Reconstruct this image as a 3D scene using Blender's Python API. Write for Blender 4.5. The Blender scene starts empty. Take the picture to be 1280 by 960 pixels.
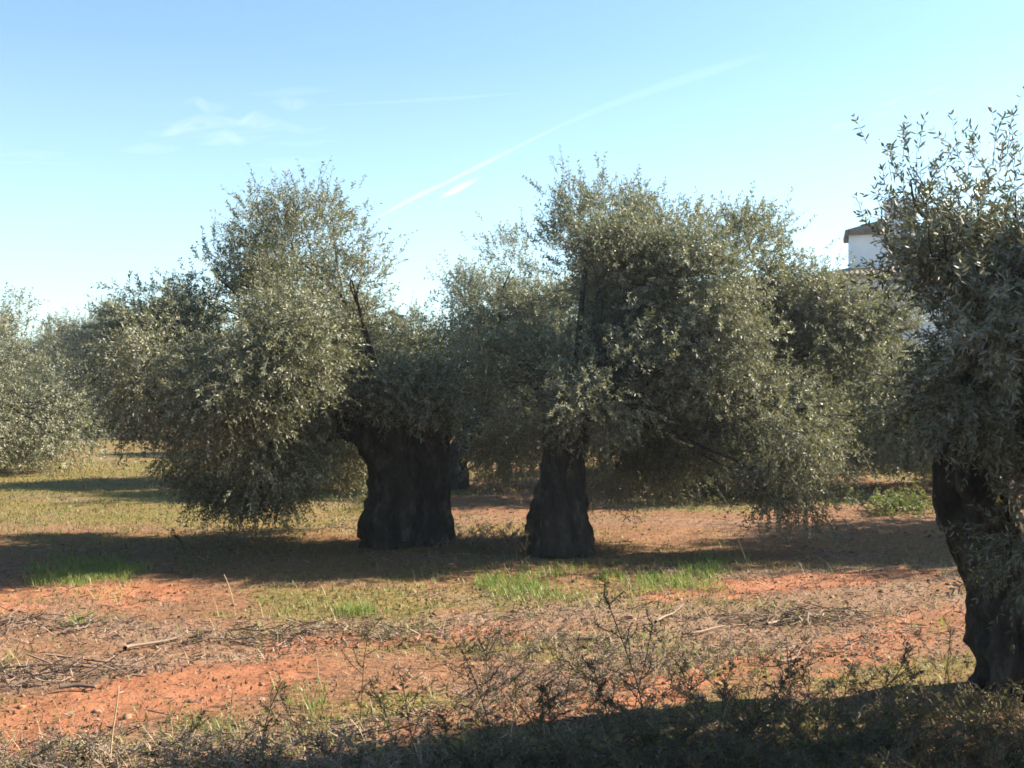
import bpy, math, random
import numpy as np
from mathutils import Vector

PI = math.pi
rng = np.random.default_rng(11)
random.seed(11)
S = bpy.context.scene
COL = S.collection

# ------------------------------------------------------------------ camera frame helpers
EYE = 1.6; FPX = 1372.0; HORIZON = 505.0
def at(px, py, d):                      # a picture point at depth d -> world point
    return ((px - 640) / FPX * d, d, EYE + (HORIZON - py) / FPX * d)
def on_ground(px, py):
    d = EYE * FPX / (py - HORIZON)
    return ((px - 640) / FPX * d, d)

# ------------------------------------------------------------------ noise
def _h(ix, iy, iz, seed):
    n = (ix.astype(np.int64) * 374761393 + iy.astype(np.int64) * 668265263 + iz.astype(np.int64) * 2147483647 + seed * 974711) & 0xffffffff
    n = ((n ^ (n >> 13)) * 1274126177) & 0xffffffff
    n = n ^ (n >> 16)
    return (n & 0xffff) / 65535.0
def vnoise(x, y, z, seed=0):
    x, y, z = np.broadcast_arrays(np.asarray(x, float), np.asarray(y, float), np.asarray(z, float))
    ix, iy, iz = np.floor(x).astype(int), np.floor(y).astype(int), np.floor(z).astype(int)
    fx, fy, fz = x - ix, y - iy, z - iz
    fx, fy, fz = [f * f * (3 - 2 * f) for f in (fx, fy, fz)]
    r = 0
    for dx in (0, 1):
        for dy in (0, 1):
            for dz in (0, 1):
                w = (fx if dx else 1 - fx) * (fy if dy else 1 - fy) * (fz if dz else 1 - fz)
                r = r + w * _h(ix + dx, iy + dy, iz + dz, seed)
    return r * 2 - 1
def fbm(x, y, z, seed=0, octv=4):
    a, s, t = 0.5, 1.0, 0
    for k in range(octv):
        t = t + a * vnoise(np.asarray(x) * s, np.asarray(y) * s, np.asarray(z) * s, seed + k * 17)
        a *= 0.5; s *= 2.03
    return t
def sstep(a, b, x):
    t = np.clip((x - a) / (b - a), 0, 1); return t * t * (3 - 2 * t)

# ------------------------------------------------------------------ mesh / object helpers
def mesh_np(name, verts, blocks, mats, smooth=False, tint=None):
    """blocks: list of (faces array (n,k), material index)"""
    me = bpy.data.meshes.new(name)
    verts = np.ascontiguousarray(verts, dtype=np.float32)
    me.vertices.add(len(verts)); me.vertices.foreach_set('co', verts.ravel())
    idx = np.concatenate([b[0].ravel() for b in blocks]).astype(np.int32)
    cnt = np.concatenate([np.full(len(b[0]), b[0].shape[1], np.int32) for b in blocks])
    mi = np.concatenate([np.full(len(b[0]), b[1], np.int32) for b in blocks])
    st = np.concatenate([[0], np.cumsum(cnt)[:-1]]).astype(np.int32)
    me.loops.add(len(idx)); me.loops.foreach_set('vertex_index', idx)
    me.polygons.add(len(cnt)); me.polygons.foreach_set('loop_start', st)
    me.polygons.foreach_set('material_index', mi)
    me.polygons.foreach_set('use_smooth', np.full(len(cnt), smooth, dtype=bool))
    for m in mats: me.materials.append(m)
    me.update(calc_edges=True)
    if tint is not None:
        a = me.attributes.new('tint', 'FLOAT', 'POINT')
        a.data.foreach_set('value', np.ascontiguousarray(tint, dtype=np.float32))
    return me
def link(name, me, parent=None, loc=(0, 0, 0)):
    o = bpy.data.objects.new(name, me); COL.objects.link(o)
    o.location = loc
    if parent: o.parent = parent
    return o
def tag(o, label=None, cat=None, group=None, kind=None):
    if label: o['label'] = label
    if cat: o['category'] = cat
    if group: o['group'] = group
    if kind: o['kind'] = kind
    return o
def thing(name, label, cat, loc=(0, 0, 0), group=None):
    o = bpy.data.objects.new(name, None); COL.objects.link(o); o.location = loc
    o.empty_display_size = 0.3
    return tag(o, label, cat, group)

# ------------------------------------------------------------------ materials
def newmat(name):
    m = bpy.data.materials.new(name); m.use_nodes = True
    nt = m.node_tree; b = nt.nodes['Principled BSDF']
    return m, nt, b
def N(nt, t, **kw):
    n = nt.nodes.new(t)
    for k, v in kw.items(): setattr(n, k, v)
    return n
def noise(nt, scale, detail=4, rough=0.55, coord='Object', stretch=None):
    tc = N(nt, 'ShaderNodeTexCoord'); out = tc.outputs[coord]
    if stretch:
        mp = N(nt, 'ShaderNodeMapping'); mp.inputs['Scale'].default_value = stretch
        nt.links.new(out, mp.inputs[0]); out = mp.outputs[0]
    n = N(nt, 'ShaderNodeTexNoise'); n.inputs['Scale'].default_value = scale
    n.inputs['Detail'].default_value = detail; n.inputs['Roughness'].default_value = rough
    nt.links.new(out, n.inputs['Vector']); return n.outputs['Fac']
def ramp(nt, fac, stops):
    r = N(nt, 'ShaderNodeValToRGB'); e = r.color_ramp.elements
    while len(e) < len(stops): e.new(0.5)
    for el, (p, c) in zip(e, stops): el.position = p; el.color = (*c, 1)
    nt.links.new(fac, r.inputs[0]); return r.outputs[0]
def mix(nt, fac, a, b, mode='MIX'):
    m = N(nt, 'ShaderNodeMix', data_type='RGBA', blend_type=mode)
    if isinstance(fac, (int, float)): m.inputs[0].default_value = fac
    else: nt.links.new(fac, m.inputs[0])
    for s, v in ((6, a), (7, b)):
        if isinstance(v, tuple): m.inputs[s].default_value = (*v, 1)
        else: nt.links.new(v, m.inputs[s])
    return m.outputs[2]
def maprange(nt, v, a, b, c=0, d=1):
    m = N(nt, 'ShaderNodeMapRange'); nt.links.new(v, m.inputs[0])
    for i, q in enumerate((a, b, c, d)): m.inputs[i + 1].default_value = q
    return m.outputs[0]
def bump(nt, b, h, strength, dist):
    bp = N(nt, 'ShaderNodeBump'); bp.inputs['Strength'].default_value = strength; bp.inputs['Distance'].default_value = dist
    nt.links.new(h, bp.inputs['Height']); nt.links.new(bp.outputs[0], b.inputs['Normal'])

def leaf_mat(name, top0, top1, under0, under1, rough=0.42, trans=0.22, tcol=(0.25, 0.27, 0.06)):
    m, nt, b = newmat(name)
    a = N(nt, 'ShaderNodeAttribute', attribute_name='tint')
    t = ramp(nt, a.outputs['Fac'], [(0, top0), (1, top1)])
    u = ramp(nt, a.outputs['Fac'], [(0, under0), (1, under1)])
    g = N(nt, 'ShaderNodeNewGeometry')
    c = mix(nt, g.outputs['Backfacing'], t, u)
    nt.links.new(c, b.inputs['Base Color']); b.inputs['Roughness'].default_value = rough
    b.inputs['Specular IOR Level'].default_value = 0.32
    tr = N(nt, 'ShaderNodeBsdfTranslucent'); tr.inputs[0].default_value = (*tcol, 1)
    ms = N(nt, 'ShaderNodeMixShader'); ms.inputs[0].default_value = trans
    nt.links.new(b.outputs[0], ms.inputs[1]); nt.links.new(tr.outputs[0], ms.inputs[2])
    nt.links.new(ms.outputs[0], nt.nodes['Material Output'].inputs[0])
    return m
def simple_mat(name, c0, c1, scale=8, rough=0.85, bs=0, bd=0.01, stretch=None):
    m, nt, b = newmat(name)
    f = noise(nt, scale, 5, 0.6, stretch=stretch)
    nt.links.new(ramp(nt, f, [(0.32, c0), (0.68, c1)]), b.inputs['Base Color'])
    b.inputs['Roughness'].default_value = rough; b.inputs['Specular IOR Level'].default_value = 0.2
    if bs: bump(nt, b, f, bs, bd)
    return m

M_LEAF = leaf_mat('olive_leaf', (0.036, 0.048, 0.018), (0.18, 0.18, 0.094), (0.11, 0.12, 0.085), (0.35, 0.34, 0.265), .5, .21, (.26, .275, .10))
M_LEAF_NEAR = leaf_mat('olive_leaf_near', (0.03, 0.042, 0.018), (0.11, 0.115, 0.06), (0.12, 0.13, 0.10), (0.27, 0.27, 0.22), 0.46, .13, (.2, .2, .07))
M_TWIG = simple_mat('twig_bark', (0.08, 0.065, 0.05), (0.16, 0.135, 0.105), 20)
M_GRASS = leaf_mat('grass_blade', (0.08, 0.12, 0.022), (0.25, 0.26, 0.085), (0.08, 0.12, 0.022), (0.25, 0.26, 0.085), 0.5, 0.35, (0.2, 0.3, 0.05))
M_COVER = leaf_mat('cover_leaf', (0.065, 0.085, 0.018), (0.17, 0.185, 0.05), (0.065, 0.085, 0.018), (0.17, 0.185, 0.05), 0.6, 0.25, (0.22, 0.22, 0.05))
M_STRAW = leaf_mat('straw', (0.20, 0.13, 0.07), (0.50, 0.38, 0.26), (0.20, 0.13, 0.07), (0.50, 0.38, 0.26), 0.7, 0.15, (0.4, 0.3, 0.15))
M_DEADLEAF = leaf_mat('dead_leaf', (0.045, 0.026, 0.017), (0.36, 0.24, 0.17), (0.05, 0.03, 0.02), (0.38, 0.27, 0.20), 0.7, 0.1, (0.3, 0.2, 0.1))
M_STICK = leaf_mat('dead_stick', (0.06, 0.042, 0.033), (0.37, 0.27, 0.21), (0.06, 0.042, 0.033), (0.37, 0.27, 0.21), 0.8, 0.0)
M_WEED = leaf_mat('weed_dry', (0.035, 0.022, 0.016), (0.15, 0.095, 0.068), (0.035, 0.022, 0.016), (0.15, 0.095, 0.068), 0.8, 0.08, (0.2, 0.13, 0.06))
M_WEEDLEAF = leaf_mat('weed_green', (0.025, 0.038, 0.013), (0.09, 0.10, 0.035), (0.035, 0.045, 0.02), (0.11, 0.11, 0.055), 0.6, 0.2)
M_BUSH = leaf_mat('bush_green', (0.06, 0.08, 0.025), (0.19, 0.19, 0.075), (0.07, 0.085, 0.03), (0.17, 0.165, 0.08), 0.6, 0.15, (0.3, 0.4, 0.06))

def bark_mat():
    m, nt, b = newmat('olive_bark')
    f1 = noise(nt, 3.0, 6, 0.65, stretch=(2.4, 2.4, 1.2))
    f2 = noise(nt, 14.0, 6, 0.75, stretch=(1.8, 1.8, 0.8))
    c = ramp(nt, f1, [(0.3, (0.02, 0.017, 0.014)), (0.52, (0.08, 0.067, 0.056)), (0.70, (0.21, 0.185, 0.16))])
    c2 = ramp(nt, f2, [(0.3, (0.35, 0.33, 0.31)), (0.65, (1, 1, 1))])
    nt.links.new(mix(nt, 0.8, c, c2, 'MULTIPLY'), b.inputs['Base Color'])
    b.inputs['Roughness'].default_value = 0.9; b.inputs['Specular IOR Level'].default_value = 0.2
    bump(nt, b, f2, 1.0, 0.09)
    return m
M_BARK = bark_mat()

# ------------------------------------------------------------------ ground relief
def ground_h(x, y):
    x = np.asarray(x, float); y = np.asarray(y, float)
    d = np.sqrt(x * x + y * y)
    fade = 1 / (1 + (d / 45.0) ** 2)
    # plough direction: x grows with y (tracks run diagonally)
    u = (x * 0.8 + y * 0.6); v = (-x * 0.6 + y * 0.8)
    h = 0.10 * fbm(x * 0.16, y * 0.16, 3.1, 5, 3)
    h = h + 0.045 * fbm(u * 0.35, v * 1.3, 0.5, 9, 3)
    h = h + 0.075 * fbm(u * 1.6, v * 3.0, 1.7, 21, 4) * (0.55 + 0.45 * vnoise(x * 0.5, y * 0.5, 2, 33))
    h = h + 0.02 * np.abs(vnoise(x * 9, y * 9, 0.3, 40)) * (0.5 + 0.5 * vnoise(x * 0.8, y * 0.8, 5, 41))
    return h * fade
def seg_mask(x, y, pts, w, soft=0.6):
    best = np.full(np.shape(x), 1e9)
    for (ax, ay), (bx, by) in zip(pts[:-1], pts[1:]):
        dx, dy = bx - ax, by - ay
        t = np.clip(((x - ax) * dx + (y - ay) * dy) / (dx * dx + dy * dy), 0, 1)
        best = np.minimum(best, np.hypot(x - ax - t * dx, y - ay - t * dy))
    return 1 - sstep(w * (1 - soft), w * (1 + soft), best)
G = on_ground
BARE = [([G(540, 905), G(760, 862), G(930, 830), G(1215, 765)], 0.30),
        ([G(-60, 925), G(60, 890), G(200, 858), G(330, 838)], 0.40),
        ([G(-100, 752), G(60, 742), G(190, 738)], 0.55),
        ([G(860, 738), G(1010, 722), G(1150, 712)], 0.35),
        ([G(350, 800), G(520, 795), G(640, 780)], 0.3)]
LITTER = [([G(-80, 800), G(250, 792), G(560, 782), G(830, 770)], 0.55),
          ([G(-60, 850), G(120, 828), G(260, 812)], 0.35),
          ([G(760, 800), G(960, 768), G(1230, 752)], 0.4),
          ([G(640, 850), G(900, 800), G(1100, 790)], 0.45),
          ([G(180, 940), G(420, 925), G(640, 900)], 0.5),
          ([G(880, 725), G(1230, 715)], 0.6)]
def masks(x, y):
    n1 = fbm(x * 0.9, y * 0.9, 1.2, 61, 4); n2 = fbm(x * 2.6, y * 2.6, 4.2, 63, 4)
    bare = np.zeros(np.shape(x)); lit = np.zeros(np.shape(x))
    wx = x + 0.35 * n1; wy = y + 0.45 * n2
    for pts, w in BARE: bare = np.maximum(bare, seg_mask(wx, wy, pts, w))
    for pts, w in LITTER: lit = np.maximum(lit, seg_mask(wx, wy, pts, w))
    bare = np.clip(bare * (0.8 + 0.8 * n2) + 0.8 * sstep(0.12, 0.4, fbm(x * 0.28, y * 0.5, 7, 71, 4)) * 0.25, 0, 1)
    moss = sstep(-0.22, 0.2, fbm(x * 0.33, y * 0.6, 2, 81, 4) + 0.35 * n2)
    left = (1 - sstep(-5, -1, x)) * sstep(13, 17, y) * (1 - sstep(34, 60, y))
    moss = np.clip(moss + 1.6 * left, 0, 1) * (1 - 0.85 * bare)
    moss = moss * (1 - .55 * sstep(-6, -4, x) * sstep(9.3, 10.2, y) * (1 - sstep(13, 15, y)))  # moss thinned in the tree shadow band: redder shade put into the colour
    lit = np.clip(lit * (0.7 + 0.9 * n2) + 0.5 * sstep(0.05, 0.35, fbm(x * 0.6, y * 1.4, 9, 91, 4)), 0, 1)
    return bare, moss, lit

def ground_mat():
    m, nt, b = newmat('red_soil')
    def att(n):
        return N(nt, 'ShaderNodeAttribute', attribute_name=n).outputs['Fac']
    fine = noise(nt, 22, 6, 0.65); mid = noise(nt, 3.2, 5, 0.6); tiny = noise(nt, 85, 4, 0.7); big = noise(nt, 0.5, 4, 0.6)
    soil = ramp(nt, fine, [(0.30, (0.065, 0.031, 0.018)), (0.52, (0.185, 0.096, 0.053)), (0.74, (0.30, 0.175, 0.106))])
    red = ramp(nt, mid, [(0.3, (0.215, 0.078, 0.038)), (0.7, (0.375, 0.152, 0.082))])
    moss = ramp(nt, fine, [(0.3, (0.065, 0.055, 0.016)), (0.55, (0.155, 0.130, 0.042)), (0.75, (0.245, 0.198, 0.078))])
    litter = ramp(nt, tiny, [(0.32, (0.045, 0.03, 0.022)), (0.5, (0.21, 0.135, 0.09)), (0.68, (0.42, 0.31, 0.235))])
    def rough_att(n, k1, k2):
        a1 = N(nt, 'ShaderNodeMath', operation='MULTIPLY_ADD'); nt.links.new(mid, a1.inputs[0]); a1.inputs[1].default_value = k1; nt.links.new(att(n), a1.inputs[2])
        a2 = N(nt, 'ShaderNodeMath', operation='MULTIPLY_ADD'); nt.links.new(fine, a2.inputs[0]); a2.inputs[1].default_value = k2; nt.links.new(a1.outputs[0], a2.inputs[2])
        a3 = N(nt, 'ShaderNodeMath', operation='SUBTRACT'); nt.links.new(a2.outputs[0], a3.inputs[0]); a3.inputs[1].default_value = (k1 + k2) / 2
        return a3.outputs[0]
    c = mix(nt, maprange(nt, rough_att('moss', 1.6, 1.4), 0.25, 0.9, 0, 0.85), soil, moss)
    c = mix(nt, maprange(nt, rough_att('litter', .8, 1.0), 0.15, 0.8, 0, 0.85), c, litter)
    speck = maprange(nt, tiny, 0.56, 0.68)
    c = mix(nt, maprange(nt, speck, 0, 1, 0, 0.7), c, (0.085, 0.055, 0.038))
    c = mix(nt, maprange(nt, rough_att('bare', 1.2, 1.5), 0.3, 0.8, 0, .8), c, red)
    c = mix(nt, maprange(nt, big, 0.35, 0.65, 0, 0.3), c, (0.19, 0.10, 0.052), 'MIX')
    nt.links.new(c, b.inputs['Base Color']); b.inputs['Roughness'].default_value = 0.95
    b.inputs['Specular IOR Level'].default_value = 0.1
    bump(nt, b, fine, 0.7, 0.03)
    return m
def build_ground():
    ang = np.concatenate([np.linspace(-0.60, 0.60, 620), np.linspace(0.60, 2 * PI - 0.60, 90)[1:-1]])
    rad = np.concatenate([np.geomspace(0.8, 3.6, 14)[:-1], np.geomspace(3.6, 30, 470)[:-1], np.geomspace(30, 120, 70)[:-1], np.geomspace(120, 1500, 24)])
    A, R = np.meshgrid(ang, rad)
    x = R * np.sin(A); y = R * np.cos(A)
    v = np.stack([x, y, ground_h(x, y)], -1).reshape(-1, 3)
    na, nr = len(ang), len(rad)
    i = np.arange(nr - 1)[:, None] * na; j = np.arange(na)[None]; j2 = (j + 1) % na
    f = np.stack([i + j, i + j2, i + na + j2, i + na + j], -1).reshape(-1, 4)[:, ::-1]
    v = np.concatenate([v, [[0, 0, 0]]]); c = len(v) - 1
    jj = np.arange(na); tri = np.stack([jj, (jj + 1) % na, np.full(na, c)], -1)
    me = mesh_np('ground', v, [(f, 0), (tri, 0)], [ground_mat()], True)
    # make normals point up
    if me.polygons[0].normal.z < 0: me.flip_normals()
    ba, mo, li = masks(v[:, 0], v[:, 1])
    for nme, arr in (('bare', ba), ('moss', mo), ('litter', li)):
        a = me.attributes.new(nme, 'FLOAT', 'POINT'); a.data.foreach_set('value', arr.astype(np.float32))
    tag(link('ground', me), kind='structure')
build_ground()
def gh(x, y): return float(ground_h(np.array([x]), np.array([y]))[0])

# ------------------------------------------------------------------ trunks and limbs
def smooth_path(pts, n):
    p = np.array(pts, float); k = len(p)
    t = np.linspace(0, k - 1, n); i = np.clip(np.floor(t).astype(int), 0, k - 2); f = (t - i)[:, None]
    g = lambda q: p[np.clip(q, 0, k - 1)]
    p0, p1, p2, p3 = g(i - 1), g(i), g(i + 1), g(i + 2)
    return 0.5 * (2 * p1 + (p2 - p0) * f + (2 * p0 - 5 * p1 + 4 * p2 - p3) * f ** 2 + (3 * p1 - p0 - 3 * p2 + p3) * f ** 3)
def tube(pts, n=40, na=16, seed=0, gnarl=0.15, flute=0.0, flare=0.0, cap=True, squash=1.0):
    """pts: (x, y, z, r); returns verts, quads of a tapering, gnarled column"""
    q = smooth_path(pts, n); c = q[:, :3]; r = np.maximum(q[:, 3], 0.003)
    d = np.gradient(c, axis=0); d /= np.linalg.norm(d, axis=1)[:, None] + 1e-9
    ref = np.array([0, 1, 0.0]) if abs(d[:, 1]).mean() < 0.75 else np.array([1.0, 0, 0])
    s = np.cross(d, ref); s /= np.linalg.norm(s, axis=1)[:, None]
    t = np.cross(s, d)
    a = np.linspace(0, 2 * PI, na, endpoint=False)[None, :]
    L = np.concatenate([[0], np.cumsum(np.linalg.norm(np.diff(c, axis=0), axis=1))])[:, None]
    ca, sa = np.cos(a + 0 * L), np.sin(a + 0 * L)
    tw = a + 0.35 * L + seed
    m = 1 + gnarl * fbm(ca * 1.7 + seed, sa * 1.7, L * 1.1, seed, 3) * 1.6
    if flute:
        rid = vnoise(np.cos(tw) * 2.6, np.sin(tw) * 2.6, L * 1.1, seed + 5)
        rid2 = vnoise(np.cos(tw) * 6.5, np.sin(tw) * 6.5, L * 2.0, seed + 6)
        m = m + flute * (1 - 2.2 * np.abs(rid)) + flute * 0.45 * (1 - 2 * np.abs(rid2)) + 0.03 * vnoise(ca * 14, sa * 14, L * 7, seed + 8)
    if flare:
        roots = 0.55 + 0.45 * np.cos(a * 5 + seed) + 0.4 * vnoise(ca * 2, sa * 2, 0.3, seed + 3)
        m = m + flare * np.exp(-L / 0.16) * roots
    rr = r[:, None] * m
    if flute:
        px_, py_, pz_ = [(c[:, None, k] + s[:, None, k] * (rr * ca) + t[:, None, k] * (rr * sa)) for k in range(3)]
        rr = rr + np.minimum(r[:, None], .35) * (.22 * fbm(px_ * 4.5, py_ * 4.5, pz_ * 3.2, seed + 11, 3) + .13 * (1 - 2.4 * np.abs(vnoise(px_ * 9, py_ * 9, pz_ * 4.5, seed + 12))) + .06 * vnoise(px_ * 24, py_ * 24, pz_ * 15, seed + 13))
    v = c[:, None, :] + s[:, None, :] * (rr * ca)[..., None] + t[:, None, :] * (rr * sa * squash)[..., None]
    v = v.reshape(-1, 3)
    i = np.arange(n - 1)[:, None] * na; j = np.arange(na)[None]; j2 = (j + 1) % na
    f = np.stack([i + j, i + j2, i + na + j2, i + na + j], -1).reshape(-1, 4)
    if cap:
        v = np.concatenate([v, c[-1:] + d[-1:] * r[-1] * 0.5])
        tip = len(v) - 1; b = (n - 1) * na; jj = np.arange(na)
        f = np.concatenate([f, np.stack([b + jj, b + (jj + 1) % na, np.full(na, tip), np.full(na, tip)], -1)])
    return v, f
def fix_tris(f):
    """split quads whose last two ids match into a triangle block"""
    t = f[:, 2] == f[:, 3]
    return f[~t], f[t][:, :3]
def part_tube(name, parent, mat, *tubes):
    vs, fs, o = [], [], 0
    for v, f in tubes:
        vs.append(v); fs.append(f + o); o += len(v)
    q, t = fix_tris(np.concatenate(fs))
    blocks = [(q, 0)] + ([(t, 0)] if len(t) else [])
    return link(name, mesh_np(name, np.concatenate(vs), blocks, [mat], True), parent)

# ------------------------------------------------------------------ foliage
def norm(v): return v / (np.linalg.norm(v, axis=-1, keepdims=True) + 1e-9)
def leaves_from_shoots(P, D, L, pairs, leaf_len, leaf_w, sub_t, r, near=False, droop=0.15, stem_r=0.0022):
    """olive shoots: opposite leaf pairs along a bending stem. returns verts, leaf faces, stem faces, tint"""
    n = len(P)
    ref = norm(r.normal(size=(n, 3))); S1 = norm(np.cross(D, ref)); S2 = np.cross(D, S1)
    g = np.array([0, 0, -1.0])
    def pos(t): return P + D * (L * t)[:, None] + g * (L * droop * t * t)[:, None]
    V, F, T = [], [], []; base = 0
    for k in range(pairs):
        t = np.full(n, (k + 0.6) / pairs) + r.uniform(-0.03, 0.03, n)
        c = pos(np.clip(t, 0, 1))
        ax = S1 if k % 2 else S2
        for sgn in (1, -1):
            keep = r.random(n) < 0.93
            ang = r.uniform(0.55, 1.1, n)[:, None]
            out = norm(ax * sgn + 0.35 * r.normal(size=(n, 3)))
            ld = norm(D * np.cos(ang) + out * np.sin(ang) + 0.15 * g)
            rr = norm(np.cross(ld, D) + 0.7 * r.normal(size=(n, 3)))   # width axis
            wd = norm(rr - ld * (rr * ld).sum(1, keepdims=True)); nm = np.cross(ld, wd)
            ll = leaf_len * r.uniform(0.6, 1.15, n)[:, None] * (1 - 0.35 * (k == pairs - 1))
            ww = leaf_w * r.uniform(0.75, 1.2, n)[:, None] * 0.5
            tt = np.clip(sub_t + r.normal(0, 0.2, n), 0, 1)
            if near:
                tip = c + ld * ll + nm * ll * r.uniform(-0.12, 0.12, n)[:, None]
                a1, b1 = c + ld * ll * 0.3 + wd * ww * 0.9 + nm * ww * 0.3, c + ld * ll * 0.3 - wd * ww * 0.9 + nm * ww * 0.3
                a2, b2 = c + ld * ll * 0.68 + wd * ww * 0.85 + nm * ww * 0.25, c + ld * ll * 0.68 - wd * ww * 0.85 + nm * ww * 0.25
                v = np.stack([c, b1, b2, tip, a2, a1], 1)[keep]
                kk = len(v); ff = (np.arange(kk) * 6)[:, None] + np.arange(6)[None]; w = 6
            else:
                v = np.stack([c, c + ld * ll * 0.45 - wd * ww + nm * ww * 0.3, c + ld * ll, c + ld * ll * 0.45 + wd * ww + nm * ww * 0.3], 1)[keep]
                kk = len(v); ff = (np.arange(kk) * 4)[:, None] + np.arange(4)[None]; w = 4
            V.append(v.reshape(-1, 3)); F.append(ff + base); base += kk * w
            T.append(np.repeat(tt[keep], w))
    # stems: three-sided, two segments
    SF = []
    for t0, t1 in ((0, 0.5), (0.5, 1.0)):
        p0, p1 = pos(np.full(n, t0)), pos(np.full(n, t1))
        r0, r1 = stem_r * (1.3 - t0), stem_r * (1.3 - t1)
        ring = []
        for pp, q in ((p0, r0), (p1, r1)):
            for k in range(3):
                an = 2 * PI * k / 3; ring.append(pp + (S1 * math.cos(an) + S2 * math.sin(an)) * q)
        v = np.stack(ring, 1); b = base + (np.arange(n) * 6)[:, None]
        for k in range(3):
            SF.append(b + np.array([k, (k + 1) % 3, 3 + (k + 1) % 3, 3 + k])[None])
        V.append(v.reshape(-1, 3)); T.append(np.full(n * 6, 0.5)); base += n * 6
    return np.concatenate(V), np.concatenate(F), np.concatenate(SF), np.concatenate(T)

def crown_mesh(name, lobes, seed, leaf=(0.054, 0.0165), subs=66.0, per=9, pairs=7, near=False, mat=None, slen=(0.10, 0.26), sigma=0.12, stem_r=0.0022, gatef=1.0, gate0=0.0):
    """lobes: (cx, cy, cz, rx, ry, rz, mode, density). mode 'up' airy top, 'mid' side, 'drop' hanging"""
    r = np.random.default_rng(seed)
    P, D, L, T, BR = [], [], [], [], []
    for (cx, cy, cz, rx, ry, rz, mode, dn) in lobes:
        c = np.array([cx, cy, cz]); R = np.array([rx, ry, rz])
        mr = (rx * ry * rz) ** (1 / 3); ns = max(5, int(4 * PI * mr * mr * subs * dn * (.68 if mode == 'up' else 1)))
        dirs = norm(r.normal(size=(ns, 3)))
        if mode == 'up': dirs[:, 2] = np.where(dirs[:, 2] < -0.5, -dirs[:, 2], dirs[:, 2])
        rad = r.uniform(0.35, 1.0, ns) ** 0.55
        rough = 1 + .75 * fbm(dirs[:, 0] * 2.3 + cx, dirs[:, 1] * 2.3 + cy, dirs[:, 2] * 2.3 + cz, seed + 70, 3)
        sp = c + dirs * R * (rad * rough)[:, None]
        gate = fbm(sp[:, 0] * 1.25 * gatef, sp[:, 1] * 1.25 * gatef, sp[:, 2] * 1.25 * gatef, seed + 50, 3) + .45 * vnoise(sp[:, 0] * 4 * gatef, sp[:, 1] * 4 * gatef, sp[:, 2] * 4 * gatef, seed + 60)
        ok = gate > (.04 if mode == 'up' else .045) - gate0 + r.normal(0, .05, ns)
        sp, dirs = sp[ok], dirs[ok]; ns = len(sp)
        tint = np.clip(0.42 + 0.75 * fbm(sp[:, 0] * 1.1, sp[:, 1] * 1.1, sp[:, 2] * 1.1, seed, 3) + r.normal(0, 0.16, ns), 0, 1)
        k = np.maximum(2, r.poisson(per, ns)); idx = np.repeat(np.arange(ns), k); n = len(idx)
        sg = sigma * r.uniform(0.6, 1.5, ns)[idx][:, None]
        off = r.normal(size=(n, 3)) * sg * np.array([1, 1, 0.9])
        p = sp[idx] + off
        outw = norm(dirs[idx] * R)
        up = {'up': 0.95, 'mid': 0.15, 'drop': -0.35}[mode] + r.normal(0, 0.25, n)
        d = norm(outw * {'up': 0.45, 'mid': 0.7, 'drop': 0.5}[mode] + norm(off) * 0.55 + np.array([0, 0, 1.0]) * up[:, None] + 0.35 * r.normal(size=(n, 3)))
        l = r.uniform(*slen, n) * (1.15 if mode != 'mid' else 1.0)
        if mode == 'up':                                  # a few long wands that spike out of the outline
            wand = r.random(n) < 0.07; l = np.where(wand, l * 2.1, l)
        else:
            l = np.where(r.random(n) < .05, l * 1.7, l)
        P.append(p); D.append(d); L.append(l); T.append(tint[idx])
    P, D, L, T = map(np.concatenate, (P, D, L, T))
    V, F, SF, TT = leaves_from_shoots(P, D, L, pairs, leaf[0], leaf[1], T, r, near, stem_r=stem_r)
    return mesh_np(name, V, [(F, 0), (SF, 1)], [mat or M_LEAF, M_TWIG], False, TT)

def px_lobes(d, rows, seed, base, depth_r=1.0, near=-.7, far=.7, shift=0.0):
    """rows in picture units at the tree's own depth -> lobes relative to the tree's base"""
    r = np.random.default_rng(seed); s = d / FPX; out = []
    for row in rows:
        x, y, rx, ry, mode, dn = row[:6]; dy = (row[6] if len(row) > 6 else r.uniform(near, far)) + shift
        if mode == 'up': y, ry = y + 10, ry * .82
        X, Y, Z = at(x, y, d)
        k = (d + dy) / d
        X, Z, s2 = X * k, EYE + (Z - EYE) * k, s * k
        out.append((X - base[0], Y + dy - base[1], Z - base[2], .95 * rx * s2, 0.5 * (rx + ry) * s2 * depth_r * 1.1, ry * s2, mode, dn))
    return out
def limbs_for(tree, lobes, start, seed, r0=0.11, skip=1):
    """one bending limb from the trunk head to each main lobe"""
    r = np.random.default_rng(seed); st = np.array(start)
    for i, lb in enumerate(lobes):
        if i % skip or lb[7] < .62: continue
        e = np.array(lb[:3]); mid = st + (e - st) * 0.5 + np.array([r.normal(0, .12), r.normal(0, .12), 0.25 + r.normal(0, .08)])
        q = st + (e - st) * 0.78 + r.normal(0, 0.08, 3)
        L = np.linalg.norm(e - st); rr = r0 * (0.6 + 0.25 * min(L, 2.4))
        tubes = [tube([(*st, rr), (*mid, rr * .62), (*q, rr * .38), (*e, rr * .16)], 22, 9, seed + i, 0.18)]
        for k in range(3):                                # forks that reach the lobe's skin
            s0 = q if k else mid; dr = norm(r.normal(size=3)) * np.array(lb[3:6]) * 0.8
            tubes.append(tube([(*s0, rr * .3), (*((s0 + e + dr) / 2 + r.normal(0, .05, 3)), rr * .2), (*(e + dr), rr * .07)], 12, 6, seed + i * 7 + k, 0.1))
        part_tube('limb', tree, M_BARK, *tubes)

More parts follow.
